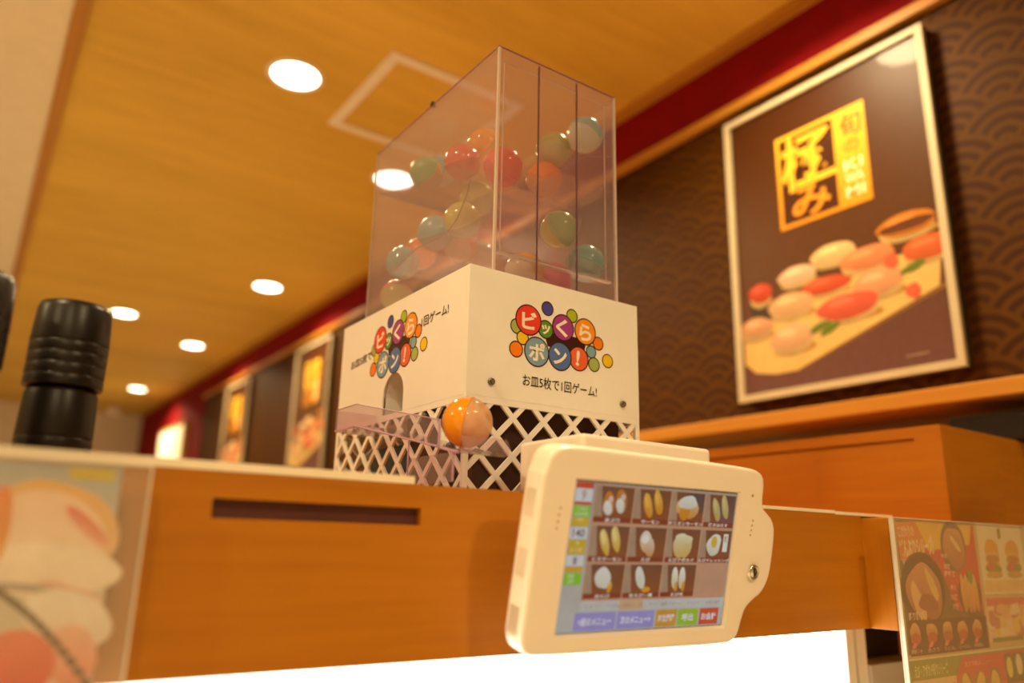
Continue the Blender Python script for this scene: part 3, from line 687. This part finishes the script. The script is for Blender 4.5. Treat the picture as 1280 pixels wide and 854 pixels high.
# ---------------------------------------------------------------- order tablet
TU = Vector((1, 0, 0)); TV = Vector((0, -0.222, 0.975)).normalized()
TM = frame_of((0.430, 0.545, 1.079), TU, TV)
tb = thing('order_tablet', 'cream touch-screen ordering tablet leaning out from the wood rail', 'tablet', TM)
OUTL = [(-0.0355, 0.1400), (-0.0384, 0.1300), (-0.0375, 0.0032), (-0.0355, -0.0079), (-0.0300, -0.0150), (-0.0191, -0.0178), (0.1041, -0.0188), (0.2207, -0.0195), (0.2309, -0.0160), (0.2370, -0.0087), (0.2400, 0.0056), (0.2433, 0.0160),
        (0.2540, 0.0240), (0.2660, 0.0302), (0.2740, 0.0430), (0.2768, 0.0592), (0.2762, 0.0940), (0.2705, 0.1059), (0.2608, 0.1125), (0.2520, 0.1180), (0.2497, 0.1260), (0.2494, 0.1420), (0.2460, 0.1500), (0.2396, 0.1548), (0.2251, 0.1570),
        (0.0711, 0.1586), (-0.0031, 0.1591), (-0.0190, 0.1583), (-0.0290, 0.1545), (-0.0335, 0.1485)]
def smooth_loop(pts, it=1):
    for _ in range(it):
        q = []
        for i, p in enumerate(pts):
            n = pts[(i+1) % len(pts)]
            q += [(p[0]*.75+n[0]*.25, p[1]*.75+n[1]*.25), (p[0]*.25+n[0]*.75, p[1]*.25+n[1]*.75)]
        pts = q
    return pts
def offset_loop(pts, d):
    out = []; n = len(pts)
    for i in range(n):
        a = Vector(pts[i-1]); b = Vector(pts[(i+1) % n]); t = (b-a).normalized(); out.append((pts[i][0]-t.y*d, pts[i][1]+t.x*d))
    return out
OL = smooth_loop(OUTL, 1)       # counter-clockwise loop going down the left side; inside is to the left of travel
hole = [(-0.0025, -0.0030), (0.2140, -0.0030), (0.2140, 0.1325), (-0.0025, 0.1325)]
def tablet_body():
    bm = bmesh.new()
    prof = [(-0.022, 0.004), (-0.0205, 0.0010), (-0.018, 0.0), (0.0005, 0.0), (0.0026, 0.0009), (0.0036, 0.0024), (0.004, 0.0045)]
    rings = [[bm.verts.new((u, v, d)) for u, v in offset_loop(OL, ins)] for d, ins in prof]
    n = len(OL)
    for A, B in zip(rings, rings[1:]):
        for i in range(n): bm.faces.new((A[i], A[(i+1) % n], B[(i+1) % n], B[i]))
    bm.faces.new(rings[0])
    lip = [bm.verts.new((u, v, 0.004)) for u, v in hole]
    low = [bm.verts.new((u+(.002 if u < .1 else -.002), v+(.0025 if v < .05 else -.002), -0.0006)) for u, v in hole]
    flat = rings[-1]+lip
    for t in tessellate_polygon([[Vector((v.co.x, v.co.y, 0)) for v in rings[-1]], [Vector((v.co.x, v.co.y, 0)) for v in lip]]):
        bm.faces.new([flat[i] for i in t])
    for i in range(4): bm.faces.new((lip[i], lip[(i+1) % 4], low[(i+1) % 4], low[i]))
    bm.faces.new(low)
    return bm_mesh(bm)
link('housing', tablet_body(), CREAM, tb, world=False)
# screen
SW, SH = 0.211, 0.130
P = Print(4e-6)
q = lambda x, y: (x*SW, y*SH)
def R_(x0, y0, x1, y1, c, c2=None): P.rect(x0*SW, y0*SH, x1*SW, y1*SH, c, c2)
def T_(s, x0, y0, x1, y1, c, bold=0.02): P.text(s, x0*SW, y0*SH, x1*SW, y1*SH, c, bold)
R_(0, 0, 1, 1, (0.30, 0.26, 0.22), (0.40, 0.38, 0.33))
R_(0.112, 0.205, 0.995, 0.99, (0.44, 0.23, 0.13))
# left column
lc = lambda y0, y1, c: R_(0.006, y0, 0.098, y1, c)
WHT = (0.52, 0.50, 0.50); DK = (0.12, 0.08, 0.08)
lc(0.955, 0.995, (0.48, 0.05, 0.02)); lc(0.865, 0.953, WHT); T_('9', 0.04, 0.875, 0.065, 0.942, (0.4, 0.22, 0.2)); lc(0.845, 0.865, (0.48, 0.05, 0.02))
lc(0.765, 0.840, (0.22, 0.42, 0.02)); T_('ご注文', 0.025, 0.805, 0.085, 0.832, (.5, .55, .35)); T_('お皿の数', 0.018, 0.772, 0.088, 0.797, (.5, .55, .35))
lc(0.700, 0.760, (0.50, 0.32, 0.02)); T_('合計', 0.03, 0.735, 0.07, 0.757, (.6, .5, .2))
lc(0.618, 0.695, WHT); T_('140', 0.02, 0.63, 0.085, 0.685, DK)
lc(0.515, 0.612, (0.50, 0.32, 0.02)); T_('人', 0.043, 0.582, 0.062, 0.606, (.7, .65, .45)); T_('あと5枚', 0.018, 0.53, 0.086, 0.562, (.6, .48, .22))
lc(0.440, 0.510, WHT); T_('8', 0.042, 0.45, 0.062, 0.50, DK)
lc(0.400, 0.437, (0.50, 0.28, 0.02)); lc(0.315, 0.395, (0.20, 0.42, 0.02)); T_('言語', 0.025, 0.36, 0.06, 0.388, (.5, .55, .3)); T_('変更', 0.03, 0.322, 0.062, 0.352, (.5, .55, .3))
# dish cells
cols = [(0.118, 0.332), (0.340, 0.557), (0.566, 0.778), (0.788, 0.995)]; rows = [(0.735, 0.980), (0.470, 0.712), (0.222, 0.452)]
names = [['あぶり', 'サーモン', 'オニオンサーモン', '焼きはらす'], ['とろサーモン', 'えび', 'えびアボカド', 'えびドレッシング'], ['赤えび', '甘えび一貫', 'えび天', '']]
WH2 = (0.62, 0.58, 0.48)
def cell(r, c):
    x0, x1 = cols[c]; y0, y1 = rows[r]; w, h = x1-x0, y1-y0
    R_(x0, y0, x1, y1, (0.15, 0.055, 0.025), (0.23, 0.060, 0.018))
    P.poly([q(x0, y0+h*.14), q(x0+w*.22, y0+h*.14), q(x0+w*.12, y1), q(x0, y1)], (0.32, 0.20, 0.12))
    R_(x0, y0, x1, y0+h*.15, (0.20, 0.035, 0.012))
    e = lambda u, v, a, b, c1, c2=None, rot=0.0, wob=.06: P.ell((x0+u*w)*SW, (y0+v*h)*SH, a*w*SW, b*h*SH, c1, c2, rot, wob, seg=16)
    if (r, c) == (0, 0):
        for u, v in ((.36, .52), (.68, .60)):
            e(u, v, .15, .34, (0.46, .16, .02), (.30, .12, .02), .25); e(u-.02, v-.12, .11, .22, WH2, (.5, .46, .38), .45); e(u+.03, v+.12, .06, .10, (.55, .40, .32))
    elif (r, c) in ((0, 1), (1, 0), (0, 3)):
        ca, cb = {(0, 1): ((.62, .32, .05), (.50, .20, .01)), (1, 0): ((.62, .46, .16), (.50, .28, .02)), (0, 3): ((.46, .36, .14), (.36, .26, .08))}[(r, c)]
        if c == 3: R_(x0+w*.5, y0+h*.15, x1, y1, (0.10, .05, .04), (.16, .06, .06))
        for u, v in ((.38, .54), (.66, .64)): e(u, v, .105, .40, ca, cb, .38, .10); e(u-.05, v+.10, .045, .20, tuple(k*1.2 for k in ca), ca, .38)
    elif (r, c) == (0, 2):
        R_(x0+w*.5, y0+h*.4, x1, y1, (0.07, .05, .05), (.12, .05, .04))
        e(.5, .55, .34, .34, (.56, .42, .22), (.50, .20, .02), 0, .12); e(.42, .40, .16, .24, (.55, .22, .02), (.50, .18, .01)); e(.5, .70, .26, .22, (.58, .58, .50), (.50, .46, .34), 0, .2)
    elif (r, c) == (1, 1):
        e(.46, .58, .17, .33, (.58, .50, .40), (.50, .30, .12), .35); e(.58, .42, .13, .28, (.55, .44, .34), (.46, .20, .05), .2); e(.42, .66, .10, .12, WH2)
    elif (r, c) == (1, 2):
        e(.38, .46, .17, .34, (.56, .48, .26), (.48, .30, .08), .2); e(.60, .48, .17, .35, (.56, .47, .26), (.50, .30, .06), -.1); e(.5, .70, .24, .18, (.60, .54, .34), (.52, .42, .2), 0, .25)
    elif (r, c) == (1, 3):
        e(.44, .55, .22, .36, WH2, (.48, .44, .36), 0, .18); e(.44, .64, .10, .18, (.52, .34, .04)); R_(x0+w*.74, y0+h*.34, x0+w*.90, y0+h*.90, WH2); T_('新', x0+w*.77, y0+h*.62, x0+w*.87, y0+h*.84, (.3, .1, .08))
    elif (r, c) == (2, 0):
        e(.46, .60, .20, .34, WH2, (.50, .46, .36), .35, .12); e(.66, .32, .06, .17, (.62, .34, .05), (.5, .2, .01), -.2)
    elif (r, c) == (2, 1):
        e(.42, .60, .12, .36, WH2, (.48, .46, .34), .40); e(.62, .24, .12, .09, (.55, .24, .01))
    elif (r, c) == (2, 2):
        for u in (.38, .60): e(u, .58, .10, .35, WH2, (.50, .42, .26), .1); e(u+.06, .32, .05, .17, (.58, .28, .03), (.5, .2, .01))
    n = names[r][c]
    if n: T_(n, x0+w*(.5-.065*len(n)), y0+h*.015, x0+w*(.5+.065*len(n)), y0+h*.125, (.66, .60, .50), 0.025)
for r in range(3):
    for c in range(4):
        if not (r == 2 and c == 3): cell(r, c)
R_(0.112, 0.140, 0.995, 0.208, (0.43, 0.40, 0.36))
R_(0.330, 0.142, 0.468, 0.206, (0.50, 0.30, 0.16))
for i, s in enumerate(('にぎり', 'ぐんかん・巻き', 'えび・貝', 'サイド・麺類', 'デザート', 'ドリンク', 'お持ち帰り')):
    xa = 0.14+i*0.122; T_(s, xa, 0.160, xa+0.015*len(s)+.02, 0.185, (0.24, 0.20, 0.17), 0.0)
for x0, x1, c, s in ((0.090, 0.318, (0.26, 0.22, 0.46), '<前のメニュー'), (0.326, 0.548, (0.26, 0.22, 0.46), '次のメニュー>'), (0.558, 0.688, (0.48, 0.24, 0.02), '注文履歴'), (0.696, 0.828, (0.27, 0.40, 0.02), '呼出'), (0.840, 0.968, (0.50, 0.07, 0.025), 'お会計')):
    R_(x0, 0.010, x1, 0.130, c); n = len(s); m_ = (x0+x1)/2; hw = min((x1-x0)*.40, .018*n)
    T_(s, m_-hw, 0.042, m_+hw, 0.098, (0.62, 0.58, 0.60), 0.03)
scr = link('display', P.mesh(Matrix.Translation((0.0, 0.0, 0.0008))), SCREEN, tb, world=False)
link('display_border', prism_me([(-0.0005, -0.0005), (0.2117, -0.0005), (0.2117, 0.1305), (-0.0005, 0.1305)], Matrix.Identity(4), -0.0005, 0.0004), BLACK, tb, world=False)
hole_m = mat_plain('grille_hole_shade', (0.30, 0.22, 0.14), 0.6, var=0.1)  # brown stands in for the darkness inside the holes; the dots are raised
for u, v, r in ((-0.0154, 0.1064, .0011), (-0.0158, 0.1005, .0011), (-0.0162, 0.0949, .0011), (-0.0166, 0.0893, .0011), (0.2315, 0.1299, .0016), (0.2366, 0.1047, .0011), (0.2362, 0.0998, .0011), (0.2358, 0.0949, .0011), (0.2354, 0.0900, .0011)):
    link('grille_hole_shade', lathe_me([(0, .0006), (r*.6, .0003), (r, .0)], 10, Matrix.Translation((u, v, 0.0040))), hole_m, tb, world=False)
lk = link('lock', lathe_me([(0, .0030), (.0045, .0032), (.0048, .0022), (.0058, .0022), (.0064, .0034), (.0076, .0028), (.0082, .0)], 28, Matrix.Translation((0.2455, 0.0526, 0.0038))), STEEL, tb, world=False, smooth=True, label='round chrome key lock')
link('keyhole', prism_me([(-.0008, -.003), (.0008, -.003), (.0008, .003), (-.0008, .003)], Matrix.Translation((0.2455, 0.0526, 0.0038)) @ Matrix.Rotation(.25, 4, 'Z'), .0030, .0036), BLACK, lk, world=False)
vent_m = mat_plain('side_vent_shade', (0.62, 0.52, 0.40), 0.5)  # slot shade painted as a darker tone on raised strips
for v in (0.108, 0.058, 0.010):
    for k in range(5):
        link('side_vent_shade_strip', prism_me([(-.0006, -.012), (.0006, -.012), (.0006, .012), (-.0006, .012)], Matrix(((0, 0, -1, -0.0377), (0, 1, 0, v), (1, 0, 0, -0.0150+k*.0028), (0, 0, 0, 1))), 0.0, 0.0006), vent_m, tb, world=False)
mt = box('mount_block', (0.473, 0.557, 1.2035), (0.653, 0.66, 1.2555), CREAM, tb, bevel=0.004)
box('mount_plate', (0.473, 0.562, 1.10), (0.653, 0.599, 1.2030), CREAM, tb, bevel=0.003)

# ---------------------------------------------------------------- menu boards on the rail front
def menu_board(name, x0, x1, z0, z1, y, label):
    t = thing(name, label, 'menu', frame_of((x0, y, z0), (1, 0, 0), (0, 0, 1)), 'menu boards on the rail front')
    w, h = x1-x0, z1-z0; I = Matrix.Identity(4); e = .0022
    link('clear_cover', prism_me([(0, 0), (w, 0), (w, h), (0, h)], I, 0.0012, 0.0030), SLEEVE, t, world=False)
    link('back_plate', prism_me([(0, 0), (w, 0), (w, h), (0, h)], I, -0.003, -0.0008), SLEEVE, t, world=False)
    for pl in ([(0, 0), (e*.5, 0), (e*.5, h), (0, h)], [(w-e*.5, 0), (w, 0), (w, h), (w-e*.5, h)], [(e*.5, h-e*.5), (w-e*.5, h-e*.5), (w-e*.5, h), (e*.5, h)]):
        link('cover_edge', prism_me(pl, I, -0.0032, 0.0032), SLEEVEE, t, world=False)
    return t, w, h
t, w, h = menu_board('menu_board', 0.976, 1.352, 0.86, 1.196, 0.545, 'acrylic menu board of rice bowl and burger pictures at the rail end')
P = Print(6e-6); k = lambda x, z: (x-0.976, z-0.86)
def RR(x0, z0, x1, z1, c, c2=None): P.rect(x0-.976, z0-.86, x1-.976, z1-.86, c, c2)
def EE(x, z, a, b, c, c2=None, wob=.05, rot=0.0): P.ell(x-.976, z-.86, a, b, c, c2, rot, wob)
def TT(s, x0, z0, x1, z1, c, b=0.03, rot=0.0): P.text(s, x0-.976, z0-.86, x1-.976, z1-.86, c, b, rot)
olive = (.26, .16, .05); redp = (.50, .12, .06); pinkt = (.68, .42, .28); yel = (.62, .38, .06)
RR(.984, .862, 1.350, 1.194, (.50, .36, .16))
RR(.986, 1.030, 1.192, 1.192, olive, (.22, .14, .045))
P.poly([k(1.02, 1.192), k(1.192, 1.192), k(1.192, 1.075), k(1.10, 1.13), k(1.03, 1.14)], redp)
P.poly([k(1.035, 1.192), k(1.185, 1.192), k(1.175, 1.165), k(1.06, 1.155)], yel)
P.poly([k(.985, 1.19), k(1.035, 1.192), k(1.055, 1.165), k(1.05, 1.150), k(.99, 1.142)], (.56, .22, .04))
P.poly([k(1.085, 1.135), k(1.192, 1.135), k(1.192, 1.080), k(1.12, 1.078)], redp)
TT('こだわりの', .990, 1.172, 1.028, 1.186, pinkt, .03, .05); TT('どんぶりシリーズ!', .990, 1.148, 1.075, 1.172, (.74, .52, .32), .04, .06); TT('厳選した自慢の一品', .994, 1.138, 1.055, 1.146, pinkt, .01, .05)
EE(1.038, 1.106, .056, .048, (.20, .115, .03), (.24, .14, .05), 0); EE(1.038, 1.106, .053, .045, (.17, .095, .025), wob=0)
EE(1.040, 1.104, .042, .036, (.52, .26, .10), (.36, .15, .06), .14); EE(1.022, 1.092, .012, .026, (.58, .36, .14), wob=.2, rot=.4); EE(1.060, 1.112, .008, .022, (.56, .36, .12), wob=.2, rot=.6)
EE(1.046, 1.090, .022, .012, (.34, .14, .06), wob=.2)
TT('炙り豚丼', .994, 1.070, 1.030, 1.080, pinkt)
EE(1.128, 1.162, .034, .034, (.24, .15, .05), wob=0); EE(1.130, 1.160, .029, .028, (.52, .28, .11), (.36, .17, .07), .12); EE(1.134, 1.166, .016, .004, (.62, .42, .2), rot=-.7)
TT('牛丼', 1.092, 1.146, 1.108, 1.152, pinkt); TT('天丼', 1.096, 1.132, 1.114, 1.139, pinkt); TT('海鮮丼', 1.094, 1.122, 1.126, 1.130, pinkt)
EE(1.158, 1.098, .032, .028, (.20, .12, .04), wob=0)
for i in range(4): EE(1.142+i*.011, 1.100, .007, .026, (.60, .36, .10), (.50, .22, .05), .1, .1)
EE(1.165, 1.122, .006, .010, (.22, .28, .04)); TT('特上', 1.108, 1.105, 1.122, 1.112, pinkt); TT('うな丼', 1.104, 1.092, 1.122, 1.100, pinkt); TT('穴子', 1.108, 1.080, 1.122, 1.088, pinkt)
RR(.990, 1.028, 1.195, 1.070, (.20, .10, .035))
for i in range(5):
    x = 1.006+i*.040; EE(x, 1.055, .013, .011, (.58, .34, .12), (.40, .18, .06), .15); EE(x, 1.048, .012, .007, (.42, .14, .05)); EE(x-.005, 1.040, .006, .003, (.62, .20, .14), rot=.4)
    TT(('豚汁', 'あさり', 'うどん', 'らーめん', '茶碗蒸し')[i], x-.014, 1.031, x+.014, 1.036, pinkt, 0.0)
# burger sheet
RR(1.200, 1.098, 1.340, 1.196, (.70, .52, .32)); 
for x in (1.238, 1.302):
    EE(x, 1.158, .022, .016, (.60, .30, .04), (.55, .32, .07)); RR(x-.021, 1.136, x+.021, 1.155, (.58, .36, .09)); EE(x, 1.146, .021, .006, (.46, .22, .05)); EE(x, 1.133, .024, .008, (.28, .26, .04), wob=.15); EE(x-.008, 1.136, .010, .006, (.50, .16, .08)); EE(x, 1.124, .025, .005, (.52, .30, .07))
RR(1.262, 1.175, 1.272, 1.190, (.30, .22, .04)); RR(1.203, 1.101, 1.337, 1.117, (.64, .42, .16)); TT('バーガー', 1.225, 1.105, 1.255, 1.113, (.45, .28, .1), 0); TT('ポテト', 1.285, 1.105, 1.320, 1.113, (.45, .28, .1), 0)
RR(1.198, 1.034, 1.340, 1.094, (.64, .42, .22)); RR(1.202, 1.082, 1.340, 1.093, (.56, .18, .10))
rr = random.Random(3)
for i in range(26): EE(1.206+rr.random()*.128, 1.044+rr.random()*.034, .008+rr.random()*.010, .006+rr.random()*.006, rr.choice([(.62, .42, .10), (.66, .48, .28), (.48, .22, .12), (.60, .34, .16)]), wob=.2)
RR(1.205, 1.034, 1.30, 1.040, (.28, .24, .06))
# lower sheet
RR(.984, .862, 1.350, 1.024, (.30, .27, .06), (.34, .30, .07)); RR(.986, .862, 1.100, 1.000, (.60, .42, .18)); RR(.984, 1.0235, 1.35, 1.0255, (.66, .52, .3))
TT('えび・アボカド彩りシリーズ', .994, 1.003, 1.075, 1.018, (.60, .52, .25), .02)
P.poly([k(1.10, .862), k(1.085, .95), k(1.095, 1.0), k(1.115, 1.021), k(1.35, 1.021), k(1.35, .862)], (.52, .14, .07))
TT('おすすめメニュー', 1.12, 1.008, 1.19, 1.015, pinkt, .0)
for i, x in enumerate((1.118, 1.158, 1.198)): EE(x, .982, .017, .020, (.24, .24, .05), wob=.05); EE(x, .984, .012, .016, (.62, .42, .12), (.50, .30, .06), .12)
for i in range(4): EE(1.008+i*.025, .972, .010, .022, (.60, .28, .14), (.30, .30, .08), .12)
RR(1.232, .98, 1.35, 1.018, (.24, .17, .05)); EE(1.245, 1.0, .009, .014, (.66, .50, .12)); EE(1.275, 1.002, .010, .014, (.66, .50, .3))
P.c = [tuple(min(0.95, x*1.55) for x in c) for c in P.c]
link('menu_sheet', P.mesh(Matrix.Identity(4)), INK, t, world=False)

t, w, h = menu_board('menu_board', -0.30, 0.104, 0.90, 1.1975, 0.572, 'acrylic menu board with large blurred sushi picture beside the wood panel')
P = Print(1e-5)
RR2 = lambda x0, z0, x1, z1, c, c2=None: P.rect(x0+.30, z0-.90, x1+.30, z1-.90, c, c2)
E2 = lambda x, z, a, b, c, c2=None, rot=0.0, wob=.04: P.ell(x+.30, z-.90, a, b, c, c2, rot, wob, seg=32)
RR2(-.298, .902, .086, 1.196, (.66, .64, .58), (.62, .52, .42))
RR2(-.10, 1.145, .086, 1.194, (.40, .45, .50), (.66, .66, .64))
def E3(px, py, rx, rz, c, c2=None, rot=0.0, wob=.04):    # picture laid out on the sheet in a 150 x 290 grid, top left corner first
    E2(.018+px*.00042+py*.00006, 1.1985-py*.00046, rx*.00042, rz*.00046, c, c2, rot, wob)
E3(66, 95, 92, 62, (.82, .48, .16), (.84, .60, .42), -.35)
E3(58, 105, 84, 58, (.90, .68, .54), (.92, .80, .70), -.32)
E3(112, 92, 44, 10, (.78, .18, .14), (.86, .48, .38), -.75)
E3(60, 150, 100, 34, (.93, .86, .78), (.90, .78, .70), -.05)
E3(-4, 92, 16, 52, (.82, .24, .06), (.78, .40, .06))
E3(30, 172, 46, 5, (.30, .28, .26), (.45, .38, .34), -.10)
E3(90, 176, 46, 5, (.78, .40, .34), (.80, .55, .46), -.30)
E3(88, 212, 64, 34, (.86, .84, .80), (.84, .70, .64), -.35)
E3(92, 260, 34, 40, (.84, .52, .44), (.80, .30, .22), .3)
E3(20, 268, 52, 44, (.80, .24, .16), (.70, .06, .02), -.2)
for i in range(13): E3(-8+i*10, 172+i*6+i*i*.35, 9, 5, (.13, .10, .07), rot=-.65)
RR2(.055, 1.186, .082, 1.193, (.62, .50, .04))
link('menu_sheet', P.mesh(Matrix.Identity(4)), INK, t, world=False)

# ---------------------------------------------------------------- cups
ORD = ['topmost', 'second from top', 'third from top', 'fourth from top', 'fifth from top', 'sixth from top', 'seventh from top', 'eighth from top']
def cup_me(r, h, taper, step=None):
    cav = r*.905
    if step:      # nested cup: full-width rim band below, slimmer body that slips into the cup above
        p = [(0, h-.002), (r*.86, h-.002), (r*.89, h-.005), (r*.89, step), (r*.985, step-.0002), (r, step-.0012), (r, .0008), (r*.992, 0), (cav, 0), (cav, step), (r*.875, step+.002), (r*.870, h-.006), (0, h-.006)]
    else:         # cup on top of its stack
        p = [(0, h), (r*taper*.80, h), (r*taper*.93, h-.002), (r*taper*.985, h-.006), (r, .002), (r, .0008), (r*.992, 0), (cav, 0), (cav, h-.0014), (0, h-.0014)]
    return lathe_me(p, 40)
def cup_stack(x, y, r, label, grp, zb=ZT+.0002):
    big = cup_me(r, 0.037, 0.968); small = cup_me(r*.955, 0.044, 0.975); bigs = cup_me(r, 0.037, 1, .0097); smalls = cup_me(r*.955, 0.044, 1, .0104)
    for me in (big, small, bigs, smalls):
        me.materials.append(BLACK)
        for p in me.polygons: p.use_smooth = True
    zs = [zb+i*.0105 for i in range(4)]; zu = [zb+.0757+i*.0098 for i in range(5)]
    lst = [(z, smalls) for z in zs[:-1]]+[(zs[-1], small)]+[(z, bigs) for z in zu[:-1]]+[(zu[-1], big)]
    n = len(lst)
    for i, (z, me) in enumerate(lst):
        o = bpy.data.objects.new('cup', me); COL.objects.link(o); o.location = (x, y, z); o.rotation_euler = (0, 0, i*.37)
        kth = n-1-i
        words = ORD[kth] if kth < 8 else 'bottom one'
        tag(o, 'black upturned cup %s, %s' % (label, words), 'cup', grp)
cup_stack(0.0585, 0.775, 0.0315, 'in the stack nearer the capsule machine', 'stacked black cups on the rail')
cup_stack(-0.0205, 0.722, 0.0315, 'in the stack farther from the capsule machine', 'stacked black cups on the rail')
o = recenter(link('lid_dish', lathe_me([(0, 0), (.014, 0), (.017, .004), (.0165, .0045), (.013, .0015), (0, .0015)], 28, Matrix.Translation((0.112, 0.79, ZT+.0155))), BLACK, smooth=True))
tag(o, 'small black saucer on the rail beside the cup stack', 'saucer')
o = recenter(link('saucer_stand', lathe_me([(0, 0), (.013, 0), (.011, .0152), (0, .0152)], 24, Matrix.Translation((0.112, 0.79, ZT+.0002))), BLACK, smooth=True))
tag(o, 'short black stand under the small saucer', 'stand')
